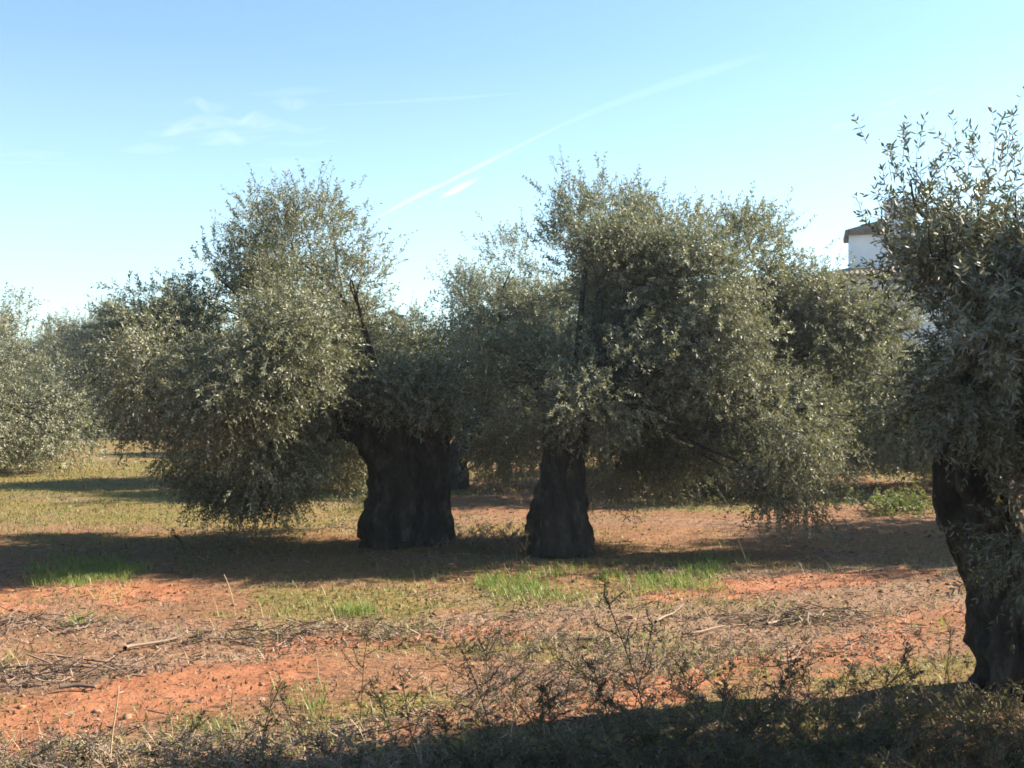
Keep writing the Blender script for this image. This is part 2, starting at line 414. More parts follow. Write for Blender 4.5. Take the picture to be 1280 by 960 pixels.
# ---- the old olive with the split trunk, crown to the left
dA = 12.4
bx, by = on_ground(505, 683); dA = by
bA = (bx, by, gh(bx, by) - 0.06)
tA = thing('olive_tree', 'big old olive with thick split trunk and crown leaning left over its own shadow', 'tree', bA)
u = dA / FPX
def rel(px, py, b, d, dy=0): X, Y, Z = at(px, py, d); return (X - b[0], dy, Z - b[2])
def P4(px, py, rpx, b, d, dy=0): return (*rel(px, py, b, d, dy), rpx * d / FPX)
def P4s(rows, b, d): return [P4(*row[:3], b, d, row[3] if len(row) > 3 else 0) for row in rows]
trunkA = part_tube('trunk', tA, M_BARK,
    tube(P4s([(487, 697, 34), (489, 655, 32), (493, 610, 28), (493, 570, 26), (490, 540, 27), (482, 505, 20)], bA, dA), 110, 96, 3, 0.14, 0.13, 0.36),
    tube(P4s([(533, 693, 24, .12), (536, 655, 22, .12), (538, 610, 19, .1), (538, 570, 18, .08), (541, 530, 20, .06), (548, 490, 15, 0)], bA, dA), 110, 84, 8, 0.14, 0.14, 0.34),
    tube(P4s([(488, 580, 26), (472, 560, 21), (456, 545, 17), (442, 539, 13), (424, 535, 9)], bA, dA), 40, 28, 12, 0.22, 0.10),
    tube(P4s([(488, 545, 24), (468, 500, 20), (435, 470, 13), (395, 445, 8), (360, 430, 3)], bA, dA), 44, 24, 13, 0.2, .08),
    tube(P4s([(492, 540, 20), (482, 490, 14), (465, 445, 8), (450, 410, 3)], bA, dA), 44, 22, 14, 0.2, .08),
    tube(P4s([(542, 540, 19, .08), (538, 500, 12), (526, 470, 8), (515, 450, 3)], bA, dA), 34, 22, 15, 0.2, .08),
    tube(P4s([(460, 672, 10, -.1), (465, 650, 12, -.12), (472, 630, 8, -.08)], bA, dA), 24, 20, 16, .3, .1),
    tube(P4s([(512, 672, 10, -.28), (510, 640, 13, -.26), (508, 600, 9, -.2), (505, 565, 4, -.15)], bA, dA), 34, 20, 18, .3, .12))
rowsA = [(385, 290, 70, 50, 'up', .62), (322, 290, 42, 45, 'up', .62), (440, 340, 42, 55, 'up', .7), (405, 262, 30, 26, 'up', .5), (270, 335, 50, 42, 'up', .8),
         (210, 415, 60, 50, 'mid', 1.0), (300, 400, 85, 65, 'mid', 1.1, -.5), (400, 390, 75, 60, 'mid', 1.0, -.3), (345, 345, 75, 50, 'up', .9),
         (225, 490, 65, 60, 'drop', 1.1, -.8), (165, 475, 42, 52, 'drop', 1.0, .3), (300, 490, 80, 70, 'mid', 1.0, .4), (375, 480, 70, 65, 'mid', 1.0, -.6),
         (435, 450, 50, 40, 'mid', 1.0, -.5), (330, 560, 70, 55, 'drop', 1.0, -.2), (250, 555, 45, 40, 'drop', .9, .3), (285, 605, 42, 26, 'drop', .8), (345, 612, 38, 24, 'drop', .8),
         (395, 560, 45, 45, 'drop', .9, .3), (440, 565, 28, 34, 'drop', .8, 1.3), (505, 455, 55, 52, 'mid', 1.0, .2), (548, 470, 40, 45, 'mid', .9, .5), (490, 475, 45, 32, 'mid', 1.2, -.5), (548, 485, 40, 32, 'mid', 1.2, -.3), (505, 488, 38, 22, 'mid', 1.3, -.9), (545, 495, 36, 22, 'mid', 1.3, -.8), (290, 475, 85, 58, 'drop', 1.0, -2.3), (375, 430, 66, 48, 'mid', 1.0, -2.2), (200, 470, 60, 55, 'drop', 1.0, -1.9), (330, 570, 60, 45, 'drop', 1.0, -1.5)]
lobA = px_lobes(dA, rowsA, 1, bA, 1.15, -2.1, 2.3, .4)
limbs_for(tA, lobA[::2], rel(488, 520, bA, dA), 31, 0.04)
link('crown', crown_mesh('crown', lobA, 101), tA)

# ---- the second olive of the clump, crown to the right
bx, by = on_ground(697, 692); dB = by
bB = (bx, by, gh(bx, by) - 0.06)
tB = thing('olive_tree', 'wide olive with one dark tapering trunk and tall crown spreading right towards the house', 'tree', bB)
part_tube('trunk', tB, M_BARK,
    tube(P4s([(697, 703, 36), (697, 668, 35), (698, 630, 29), (701, 590, 25), (704, 555, 25), (712, 515, 24), (730, 475, 17)], bB, dB), 120, 100, 17, 0.13, 0.13, 0.34),
    tube(P4s([(710, 520, 22), (738, 470, 15), (762, 425, 10), (778, 385, 5), (785, 360, 2)], bB, dB), 44, 22, 19, .2, .08),
    tube(P4s([(712, 525, 20), (755, 482, 14), (810, 455, 9), (860, 430, 5), (895, 415, 2)], bB, dB), 44, 22, 20, .2, .08),
    tube(P4s([(706, 530, 17), (690, 500, 12), (665, 470, 8), (650, 450, 4)], bB, dB), 30, 18, 21, .2, .08),
    tube(P4s([(688, 690, 12, -.3), (690, 650, 14, -.26), (694, 600, 9, -.2), (698, 560, 5, -.15)], bB, dB), 34, 20, 22, .3, .12),
    tube(P4s([(722, 690, 10, -.2), (718, 660, 12, -.2), (714, 620, 8, -.15)], bB, dB), 30, 20, 24, .3, .12))
rowsB = [(738, 258, 40, 30, 'up', .85), (712, 288, 26, 20, 'up', .7), (795, 268, 40, 30, 'up', .8), (785, 312, 44, 30, 'up', .7), (935, 335, 58, 44, 'mid', 1.1, .2), (890, 318, 50, 34, 'up', 1.0), (990, 372, 58, 44, 'mid', 1.1, .3), (1040, 398, 48, 40, 'mid', 1.0, .2), (770, 350, 55, 40, 'mid', 1.0), (840, 345, 55, 40, 'mid', 1.0), (765, 312, 55, 36, 'up', .95), (815, 335, 50, 42, 'mid', .95), (845, 300, 55, 40, 'up', .75), (925, 300, 48, 38, 'up', .95), (952, 285, 26, 22, 'up', .6),
         (780, 370, 50, 45, 'mid', .9), (870, 370, 85, 60, 'mid', 1.1, -.4), (950, 365, 50, 45, 'up', 1.0), (1000, 375, 45, 38, 'up', .9),
         (810, 450, 75, 65, 'mid', 1.1, .4), (900, 460, 85, 70, 'mid', 1.1, -.5), (990, 450, 75, 60, 'mid', 1.1, -.9), (1055, 432, 48, 45, 'mid', .9, .3), (1090, 492, 36, 42, 'mid', .8, -.3), (1015, 400, 40, 36, 'mid', .9, .2), (1092, 402, 38, 36, 'mid', .8, .5),
         (900, 540, 70, 50, 'drop', 1.0, -.6), (990, 530, 70, 55, 'drop', 1.1, -1.1), (1070, 520, 48, 42, 'drop', .9, -.3), (980, 592, 52, 38, 'drop', 1.0, -.9), (960, 615, 32, 22, 'drop', .7, -.8), (1015, 600, 28, 30, 'drop', .8, -.6),
         (830, 540, 60, 50, 'drop', .9, .4), (765, 520, 55, 55, 'mid', 1.0, .5), (720, 475, 55, 55, 'mid', 1.0, -.3), (765, 425, 36, 40, 'mid', .9, .2), (870, 575, 45, 28, 'drop', .7, .3),
         (640, 560, 38, 42, 'drop', .6, .4), (660, 500, 45, 45, 'mid', .9, .4), (765, 590, 28, 22, 'drop', .5, .5), (700, 490, 50, 45, 'mid', 1.2, -1.2), (740, 500, 50, 45, 'mid', 1.2, -1.3), (650, 470, 55, 45, 'mid', 1.1, -.6), (790, 480, 55, 55, 'mid', 1.1, -1.2)]
lobB = px_lobes(dB, rowsB, 2, bB, 1.15, -.8, 1.9, .8)
limbs_for(tB, lobB[::2], rel(716, 505, bB, dB), 57, 0.036)
link('crown', crown_mesh('crown', lobB, 202, gate0=.0), tB)

# ---- the olive one row behind, seen between the two
bx, by = on_ground(570, 611); dD = by
bD = (bx, by, gh(bx, by) - 0.06)
tD = thing('olive_tree', 'olive one row back whose pale spiky crown shows between the two big crowns', 'tree', bD)
part_tube('trunk', tD, M_BARK, tube(P4s([(569, 617, 17), (570, 598, 14), (571, 575, 13), (585, 545, 13), (610, 500, 10)], bD, dD), 60, 40, 23, 0.12, 0.12, 0.35))
rowsD = [(640, 325, 34, 44, 'up', 1.1), (650, 358, 50, 40, 'up', 1.4), (600, 368, 42, 38, 'up', 1.3), (690, 375, 45, 36, 'up', 1.2), (625, 400, 60, 42, 'mid', 1.0), (665, 385, 55, 45, 'up', .95), (715, 405, 35, 38, 'up', .9), (575, 425, 40, 42, 'up', .8), (500, 410, 48, 28, 'up', .75), (545, 425, 40, 34, 'up', .75), (455, 425, 40, 34, 'up', .7),
         (630, 440, 65, 50, 'mid', 1.1), (700, 460, 55, 55, 'mid', 1.1), (560, 480, 60, 50, 'mid', 1.0), (620, 510, 60, 50, 'drop', 1.0), (690, 530, 50, 45, 'drop', 1.0), (640, 560, 45, 30, 'drop', .8), (500, 480, 50, 50, 'mid', 1.0), (520, 540, 40, 35, 'drop', .8)]
lobD = px_lobes(dD, rowsD, 3, bD)
limbs_for(tD, lobD[::2], rel(605, 505, bD, dD), 77, 0.055)
link('crown', crown_mesh('crown', lobD, 303, leaf=(0.075, 0.024), subs=19, per=9, pairs=6, slen=(.14, .34), sigma=.17, gate0=.04), tD)

# ---- the near olive at the frame's edge
bx, by = on_ground(1268, 862); dE = by
bE = (bx, by, gh(bx, by) - 0.06)
tE = thing('olive_tree', 'near olive with crooked dark trunk and sharp leafy sprays, cut off by the picture edge', 'tree', bE)
part_tube('trunk', tE, M_BARK,
    tube(P4s([(1283, 885, 56), (1280, 840, 50), (1272, 780, 48), (1266, 730, 41), (1246, 690, 40), (1224, 645, 39), (1212, 600, 38), (1212, 555, 36), (1225, 505, 30), (1250, 450, 24)], bE, dE), 170, 160, 29, 0.10, 0.18, 0.24))
rowsE = [(1290, 258, 46, 32, 'up', .9, -.2), (1242, 212, 18, 24, 'up', .7, -.2), (1320, 300, 50, 46, 'mid', 1.0, -.2), (1200, 302, 46, 32, 'mid', 1.0), (1168, 320, 34, 20, 'mid', .9), (1250, 320, 45, 34, 'mid', 1.0), (1245, 405, 40, 42, 'mid', .9), (1118, 322, 18, 14, 'mid', .4), (1138, 215, 20, 26, 'up', .8, -.1), (1128, 245, 22, 20, 'up', .8, -.1), (1238, 225, 26, 34, 'up', .6), (1150, 280, 24, 22, 'up', .5), (1180, 284, 45, 32, 'up', .65), (1245, 290, 55, 45, 'mid', 1.0), (1060, 312, 14, 12, 'up', .4),
         (1130, 338, 26, 12, 'mid', .6), (1175, 312, 42, 20, 'mid', .8), (1285, 370, 45, 55, 'mid', 1.1), (1240, 335, 26, 18, 'mid', .8), (1330, 330, 70, 80, 'mid', 1.0), (1420, 300, 80, 90, 'mid', 1.0),
         (1275, 450, 42, 50, 'mid', 1.1), (1190, 490, 38, 36, 'drop', 1.0, .2), (1155, 520, 30, 34, 'drop', .8, .3), (1248, 250, 42, 36, 'up', .9, -.2), (1222, 452, 28, 28, 'mid', .8, .1), (1230, 515, 50, 42, 'drop', 1.0, -.2), (1305, 540, 55, 70, 'drop', 1.0, -.2),
         (1165, 555, 28, 36, 'drop', .6, .3), (1278, 600, 30, 45, 'drop', .75, -.3), (1285, 680, 24, 36, 'drop', .6, -.3), (1340, 460, 90, 90, 'mid', 1.0), (1430, 430, 100, 110, 'mid', 1.0), (1400, 560, 90, 80, 'drop', 1.0), (1520, 400, 90, 110, 'mid', 1.0)]
lobE = px_lobes(dE, rowsE, 4, bE, 1.0, -.8, .1, -.6)
limbs_for(tE, lobE[::2], rel(1226, 500, bE, dE), 91, 0.024)
link('crown', crown_mesh('crown', lobE, 404, leaf=(0.043, 0.0108), subs=135, per=10, pairs=7, near=True, mat=M_LEAF_NEAR, slen=(.08, .21), sigma=.08, stem_r=.0017, gatef=1.8, gate0=.08), tE)

# ---- other trees of the grove: three shapes, copied
def grove_tree(seed, H=4.6, W=2.6):
    r = np.random.default_rng(seed)
    t = thing('olive_tree', 'olive', 'tree')
    part_tube('trunk', t, M_BARK, tube([(0, 0, -.15, .42), (.02, 0, .3, .36), (-.05, .05, .8, .29), (.1, 0, 1.4, .27), (.2, .1, 1.9, .18)], 60, 40, seed, .12, .13, .3))
    lb = []
    for k in range(9):
        a = 2 * PI * k / 9 + r.uniform(-.3, .3); q = r.uniform(.55, .75) * W
        lb.append((q * math.cos(a), q * math.sin(a), r.uniform(1.1, 2.2), r.uniform(.85, 1.15), r.uniform(.85, 1.15), r.uniform(.8, 1.05), 'drop' if k % 2 else 'mid', 1.0))
    for k in range(6):
        a = 2 * PI * k / 6 + r.uniform(-.4, .4); q = r.uniform(.25, .5) * W
        lb.append((q * math.cos(a), q * math.sin(a), r.uniform(2.7, H - .9), r.uniform(.6, .9), r.uniform(.6, .9), r.uniform(.5, .8), 'up', .9))
    lb.append((0, 0, 2.6, 1.1, 1.1, .9, 'mid', .9))
    limbs_for(t, lb[::2], (.15, .05, 1.7), seed + 3, .06)
    link('crown', crown_mesh('crown', lb, seed, leaf=(0.095, 0.034), subs=14, per=9, pairs=6, slen=(.16, .4), sigma=.19, stem_r=.003), t)
    return t
protos = [grove_tree(501), grove_tree(502, 5.0, 2.4), grove_tree(503, 4.3, 2.9)]
used = [False] * 3
def place(kind, x, y, rz, sc, label, group=None):
    p = protos[kind]
    if not used[kind]:
        o = p; used[kind] = True
    else:
        o = p.copy(); COL.objects.link(o)
        for ch in protos[kind].children:
            c = ch.copy(); COL.objects.link(c); c.parent = o
    o.location = (x, y, gh(x, y) - .05); o.rotation_euler = (0, 0, rz); o.scale = sc
    o['label'] = label
    if group: o['group'] = group
    elif 'group' in o.keys(): del o['group']
    return o
HID = 'olive in the shaded rows behind the big trees'
GRP = 'olives in the rows behind'
place(0, -12.3, 24.8, 0.4, (.92, .92, .98), 'pale rounded olive at the far left edge of the picture')
place(1, -19.6, 51.0, 1.9, (1.25, 1.25, 1.32), 'smaller distant olive between the far left olive and the big split trunk tree')
place(2, -4.2, 22.6, 2.7, (.85, .85, .85), HID, GRP)
place(1, 3.3, 19.6, .9, (.9, .9, .8), HID, GRP)
place(2, 6.9, 27.0, 2.9, (1, 1, 1), HID, GRP)
place(1, -26.5, 53.0, 2.9, (1.3, 1.3, 1.3), HID, GRP)
place(0, -13.5, 53.0, .9, (1.3, 1.3, 1.2), HID, GRP)
place(0, 5.2, 23.5, 4.0, (1.0, 1.0, 1.0), HID, GRP)
place(1, 8.3, 20.2, 3.1, (.85, .85, .56), 'dark shaded olive behind the low green bush near the house', None)
place(2, 8.9, 13.4, 1.2, (1.0, .95, 1.0), 'olive behind the near crooked tree, shading the red ground beside it')
place(1, 1.6, 34.0, 5.1, (1, 1, 1), HID, GRP)
place(2, -6.0, 36.0, .7, (1, 1, 1), HID, GRP)
FAR = 'distant olive in the last rows under the skyline'
GF = 'distant olives along the skyline'
for i, (x, y) in enumerate([(-23.2, 57), (-16.5, 62), (-33, 55), (-8, 61), (-1, 60), (6, 62), (-24, 74), (-16, 76), (-31, 73), (-38, 66)]):
    place(i % 3, x, y, i * 1.3, (1.4, 1.4, 1.3), FAR, GF)

OUTL = 'unseen olive standing beyond the edges of the picture'  # unseen grove trees added to deepen the shade on the clearing
for i, (x, y) in enumerate([(7.4, 5.5), (-10.2, 12.6), (-9.5, 1.5), (-3.5, -7.5), (5.0, -8.0), (-12.5, -6.0), (12.5, -5.5), (18.5, 12.8), (17.5, 22.5)]):
    place((i + 1) % 3, x, y, i * 1.7, (.85, .85, .85) if i == 0 else (1, 1, 1), OUTL, 'olives beyond the picture edges')

# ------------------------------------------------------------------ the white house beyond the grove
def simple(name, verts, faces, mat, parent=None):
    me = bpy.data.meshes.new(name); me.from_pydata([tuple(v) for v in verts], [], faces); me.materials.append(mat); me.update()
    return link(name, me, parent)
def box_v(x0, x1, y0, y1, z0, z1):
    return [(x0, y0, z0), (x1, y0, z0), (x1, y1, z0), (x0, y1, z0), (x0, y0, z1), (x1, y0, z1), (x1, y1, z1), (x0, y1, z1)]
BOXF = [(0, 3, 2, 1), (4, 5, 6, 7), (0, 1, 5, 4), (1, 2, 6, 5), (2, 3, 7, 6), (3, 0, 4, 7)]
M_WHITE = simple_mat('whitewash', (0.62, 0.67, 0.73), (0.72, 0.76, 0.80), 1.2, 0.9, .15, .01)
def tile_mat():
    m, nt, b = newmat('clay_tiles')
    tc = N(nt, 'ShaderNodeTexCoord'); w = N(nt, 'ShaderNodeTexWave', bands_direction='X'); w.inputs['Scale'].default_value = 1.5; w.inputs['Distortion'].default_value = .4
    nt.links.new(tc.outputs['Object'], w.inputs[0])
    f = noise(nt, 4, 5)
    c = ramp(nt, f, [(.3, (.07, .052, .045)), (.7, (.14, .105, .085))])
    nt.links.new(c, b.inputs['Base Color']); b.inputs['Roughness'].default_value = .9
    bump(nt, b, w.outputs['Fac'], .8, .06); return m
M_TILE = tile_mat()
M_GLASS, nt_, b_ = newmat('window_glass'); b_.inputs['Base Color'].default_value = (.03, .035, .04, 1); b_.inputs['Roughness'].default_value = .1
M_WOOD = simple_mat('dark_wood', (.06, .04, .03), (.11, .075, .05), 6)
dH = 46.0
hx0 = at(1034, 0, dH)[0]; hx1 = at(1470, 0, dH)[0]; zE = at(0, 345, dH)[2]; zR = at(0, 330, dH)[2]
hb = (hx0, dH, 0)
HK = dH / FPX * 1.08
house = thing('house', 'white farmhouse with tiled roof and small tower half hidden behind the olive leaves', 'house', hb)
house.rotation_euler = (0, 0, -math.atan2(hx0, dH))
W = (1470 - 1034) * HK; DP = 9.0
wall = simple('wall', box_v(0, W, 0, DP, -.3, zE), BOXF, M_WHITE, house)
e = .45
rv = [(-e, -e, zE), (W + e, -e, zE), (W + e, DP + e, zE), (-e, DP + e, zE), (3.2, DP / 2, zR + .75), (W - 3.2, DP / 2, zR + .75)]
rv = [(x, y, z + .02) for x, y, z in rv] + [(x, y, z - .12) for x, y, z in rv[:4]]
simple('roof', rv, [(0, 1, 5, 4), (1, 2, 5), (2, 3, 4, 5), (3, 0, 4), (0, 6, 7, 1), (1, 7, 8, 2), (2, 8, 9, 3), (3, 9, 6, 0), (6, 9, 8, 7)], M_TILE, house)
tx0, tx1 = (1059 - 1034) * HK, (1100 - 1034) * HK
zt = at(0, 290, dH)[2]; zt2 = at(0, 272, dH)[2]
tow = simple('tower', box_v(tx0, tx1, 1.2, 3.4, zE - .4, zt), BOXF, M_WHITE, house)
simple('tower_roof', [(tx0 - .15, 1.0, zt + .003), (tx1 + .1, 1.0, zt + .003), (tx1 + .1, 3.6, zt + .003), (tx0 - .2, 3.6, zt + .003),
       (tx0 - .17, .98, zt + .2), (tx1 + .12, .98, zt + .2), (tx1 + .12, 3.62, zt + .2), (tx0 - .22, 3.62, zt + .2), (tx1, 1.9, zt2 + .15), (tx1, 2.8, zt2 + .15)],
       [(0, 3, 2, 1), (0, 1, 5, 4), (1, 2, 6, 5), (2, 3, 7, 6), (3, 0, 4, 7), (4, 5, 8), (5, 6, 9, 8), (6, 7, 9), (7, 4, 8, 9)], M_TILE, tow)
cx0, cx1 = (1101 - 1034) * HK, (1136 - 1034) * HK
zc = at(0, 246, dH)[2]
ch = simple('chimney', box_v(cx0, cx1, 2.0, 3.4, zE - .4, zc), BOXF, M_WHITE, house)
simple('chimney_cap', box_v(cx0 - .06, cx1 + .06, 1.94, 3.46, zc + .002, zc + .1), BOXF, M_WHITE, ch)
for wx, wz in ((6.2, 1.0), (9.4, 1.0), (6.2, 4.2), (9.4, 4.2), (12.4, 4.2)):
    f = simple('window', box_v(wx, wx + 1.0, -.05, .1, wz, wz + 1.4), BOXF, M_WOOD, house)
    simple('pane', box_v(wx + .1, wx + .9, -.062, -.052, wz + .1, wz + 1.3), BOXF, M_GLASS, f)

# ------------------------------------------------------------------ scattered ground cover (stuff)
def scatter(baseV, pos, yaw, sc, tilt=None):
    """copies of a small vertex set at many places -> (n*k, 3)"""
    k = len(baseV); n = len(pos); c, s = np.cos(yaw), np.sin(yaw)
    v = np.repeat(baseV[None], n, 0) * sc[:, None, None]
    if tilt is not None:
        ct, stt = np.cos(tilt), np.sin(tilt)
        y, z = v[..., 1].copy(), v[..., 2].copy()
        v[..., 1] = y * ct[:, None] - z * stt[:, None]; v[..., 2] = y * stt[:, None] + z * ct[:, None]
    x, y = v[..., 0].copy(), v[..., 1].copy()
    v[..., 0] = x * c[:, None] - y * s[:, None] + pos[:, None, 0]
    v[..., 1] = x * s[:, None] + y * c[:, None] + pos[:, None, 1]
    v[..., 2] += pos[:, None, 2]
    return v.reshape(-1, 3)
def face_rep(f, k, n): return (np.asarray(f)[None] + (np.arange(n) * k)[:, None, None]).reshape(-1, np.asarray(f).shape[1])
def rand_view(n, d0, d1, pw=1.0, margin=1.15):
    """points spread over the ground seen from the path (denser nearer)"""
    d = (d0 ** pw + rng.random(n) * (d1 ** pw - d0 ** pw)) ** (1 / pw)
    x = (rng.random(n) * 2 - 1) * d * 640 / FPX * margin
    return x, d
def on_soil(x, y, dz=0): return np.stack([x, y, ground_h(x, y) + dz], -1)
def blades(pos, h, w, lean, tint, bend=.5):
    """tapering, bending blades: two quads and a tip"""
    n = len(pos); a = rng.uniform(0, 2 * PI, n); dirv = np.stack([np.cos(a), np.sin(a), 0 * a], -1)
    side = np.stack([-np.sin(a), np.cos(a), 0 * a], -1); V = []
    for t, ww in ((0, 1), (.5, .75), (1, .06)):
        c = pos + dirv * (h * lean * (t * (1 - bend) + bend * t * t))[:, None] + np.array([0, 0, 1.0]) * (h * t * np.sqrt(np.clip(1 - (lean * t) ** 2 * .5, .2, 1)))[:, None]
        V += [c - side * (w * ww)[:, None], c + side * (w * ww)[:, None]]
    V = np.stack(V, 1).reshape(-1, 3)
    return V, face_rep([[0, 1, 3, 2], [2, 3, 5, 4]], 6, n), np.repeat(tint, 6)
def stuff(name, V, F, mat, T):
    return tag(link(name, mesh_np(name, V, [(F, 0)], [mat], False, T)), kind='stuff')

# bright grass strips
def strip(n, x0, x1, yt, yb):
    px = x0 + (x1 - x0) * rng.beta(1.6, 1.6, n); py = (yt + yb) / 2 + rng.normal(0, .36, n) * (yb - yt)
    d = EYE * FPX / (py - HORIZON); x = (px - 640) / FPX * d
    keep = (fbm(x * 2.2, d * 1.6, 1, 200, 3) + rng.normal(0, .12, n)) > -.04
    return x[keep], d[keep]
gx, gy = [], []
for a in ((5200, 25, 185, 706, 732), (3800, 590, 760, 712, 738), (3400, 740, 920, 708, 732), (900, 860, 940, 690, 715), (420, 60, 190, 768, 786), (300, 420, 470, 755, 765), (260, 330, 420, 850, 905), (500, 590, 660, 815, 850), (240, 200, 330, 880, 920), (1400, -20, 180, 640, 690)):
    x, d = strip(*a); gx.append(x); gy.append(d)
x, d = rand_view(16000, 6.5, 20, .4); k_ = fbm(x * 1.3, d * 1.3, 3, 220, 4) + rng.normal(0, .05, len(x)) > .26
gx.append(x[k_]); gy.append(d[k_])
gx, gy = np.concatenate(gx), np.concatenate(gy); n = len(gx)
V, F, T = blades(on_soil(gx, gy, -.01), rng.uniform(.03, .11, n) * (1 + .9 * fbm(gx * 3.5, gy * 3.5, 1, 207, 2)), rng.uniform(.002, .0045, n), rng.uniform(.1, 1.0, n), rng.uniform(.1, 1, n))
stuff('grass', V, F, M_GRASS, T)
# mossy low cover, thin everywhere
n = 90000; x, d = rand_view(n, 4.2, 30, .35)
ba, mo, li = masks(x, d); keep = rng.random(n) < mo * .9 + .04
x, d = x[keep], d[keep]; n = len(x)
V, F, T = blades(on_soil(x, d, -.005), rng.uniform(.012, .045, n) * (1 + d / 30), rng.uniform(.002, .005, n) * (1 + d / 14), rng.uniform(.3, 1.2, n), rng.uniform(0, 1, n))
stuff('ground_cover', V, F, M_COVER, T)
# fallen leaves and bark crumbs
n = 120000; x, d = rand_view(n, 4.2, 26, .3)
ba, mo, li = masks(x, d); keep = rng.random(n) < li * .8 + .16
x, d = x[keep], d[keep]; n = len(x)
q = np.array([[0, -.5, 0], [.16, 0, .05], [0, .5, 0.02], [-.16, 0, .05]])
V = scatter(q, on_soil(x, d, .006), rng.uniform(0, 2 * PI, n), rng.uniform(.012, .045, n), rng.normal(0, .8, n))
stuff('fallen_leaves', V, face_rep([[0, 1, 2, 3]], 4, n), M_DEADLEAF, np.repeat(np.where(rng.random(n) < .65, rng.random(n) * .3, .25 + .75 * rng.random(n)), 4))
# pruned twigs lying about
def twig_field(n, x, d, lmin, lmax, rad):
    L = rng.uniform(lmin, lmax, n); yaw = rng.normal(0.25, 1.0, n) + (rng.random(n) < .7) * rng.uniform(0, PI, n)
    p = on_soil(x, d, .008 + rng.random(n) ** 3 * .05)
    dirv = np.stack([np.cos(yaw), np.sin(yaw), rng.normal(0, .28, n)], -1); side = np.stack([-np.sin(yaw), np.cos(yaw), 0 * yaw], -1)
    kink = rng.normal(0, .22, n) * L; rr = rad * rng.uniform(.6, 1.6, n); V = []
    for t, w in ((-.5, 1), (0, .85), (.5, .5)):
        c = p + dirv * (L * t)[:, None] + side * (kink * (1 - 4 * t * t))[:, None]
        for k in range(3):
            an = 2 * PI * k / 3 + .5; V.append(c + side * (rr * w * math.cos(an))[:, None] + np.array([0, 0, 1.0]) * (rr * w * math.sin(an))[:, None])
    f = [[r0 + k, r0 + (k + 1) % 3, r0 + 3 + (k + 1) % 3, r0 + 3 + k] for r0 in (0, 3) for k in range(3)]
    return np.stack(V, 1).reshape(-1, 3), face_rep(f, 9, n), np.repeat(rng.random(n) ** 1.4, 9)
n = 24000; x, d = rand_view(n, 4.2, 20, .3)
ba, mo, li = masks(x, d); keep = rng.random(n) < li ** 1.3 * .8 + .02
x, d = x[keep], d[keep]
V1, F1, T1 = twig_field(len(x), x, d, .02, .12, .0036)
stuff('pruned_twigs', V1, F1, M_STICK, T1)
# soil clods
ico = np.array([[.1, .1, .55], [.9, 0, .2], [.28, .85, .25], [-.72, .53, .05], [-.72, -.53, .12], [.28, -.85, .0], [0, 0, -.6]])
n = 14000; x, d = rand_view(n, 4.2, 22, .3)
V = scatter(ico, on_soil(x, d, .0), rng.uniform(0, 6.28, n), rng.uniform(.004, .014, n) * (1 + 1.6 * (rng.random(n) < .08)), rng.normal(0, .6, n))
fi = [[0, 1, 2], [0, 2, 3], [0, 3, 4], [0, 4, 5], [0, 5, 1], [6, 2, 1], [6, 3, 2], [6, 4, 3], [6, 5, 4], [6, 1, 5]]
M_CLOD = leaf_mat('clod_soil', (.06, .034, .02), (.25, .135, .08), (.06, .034, .02), (.25, .135, .08), .95, 0)
V[:, 2] -= 0; co_ = stuff('soil_clods', V, face_rep(fi, 7, n), M_CLOD, np.repeat(rng.random(n), 7)); co_.data.polygons.foreach_set('use_smooth', np.ones(len(co_.data.polygons), dtype=bool))
# dry grass stalks
n = 5200; x, d = rand_view(n, 4.2, 14, .2)
ba, mo, li = masks(x, d); keep = rng.random(n) < .12 + .5 * li + .5 * (d < 5.6)
x, d = x[keep], d[keep]; n = len(x)
V, F, T = blades(on_soil(x, d, -.01), rng.uniform(.04, .22, n), rng.uniform(.0012, .0026, n), rng.uniform(.2, 1.3, n), rng.random(n))
stuff('dry_grass', V, F, M_STRAW, T)

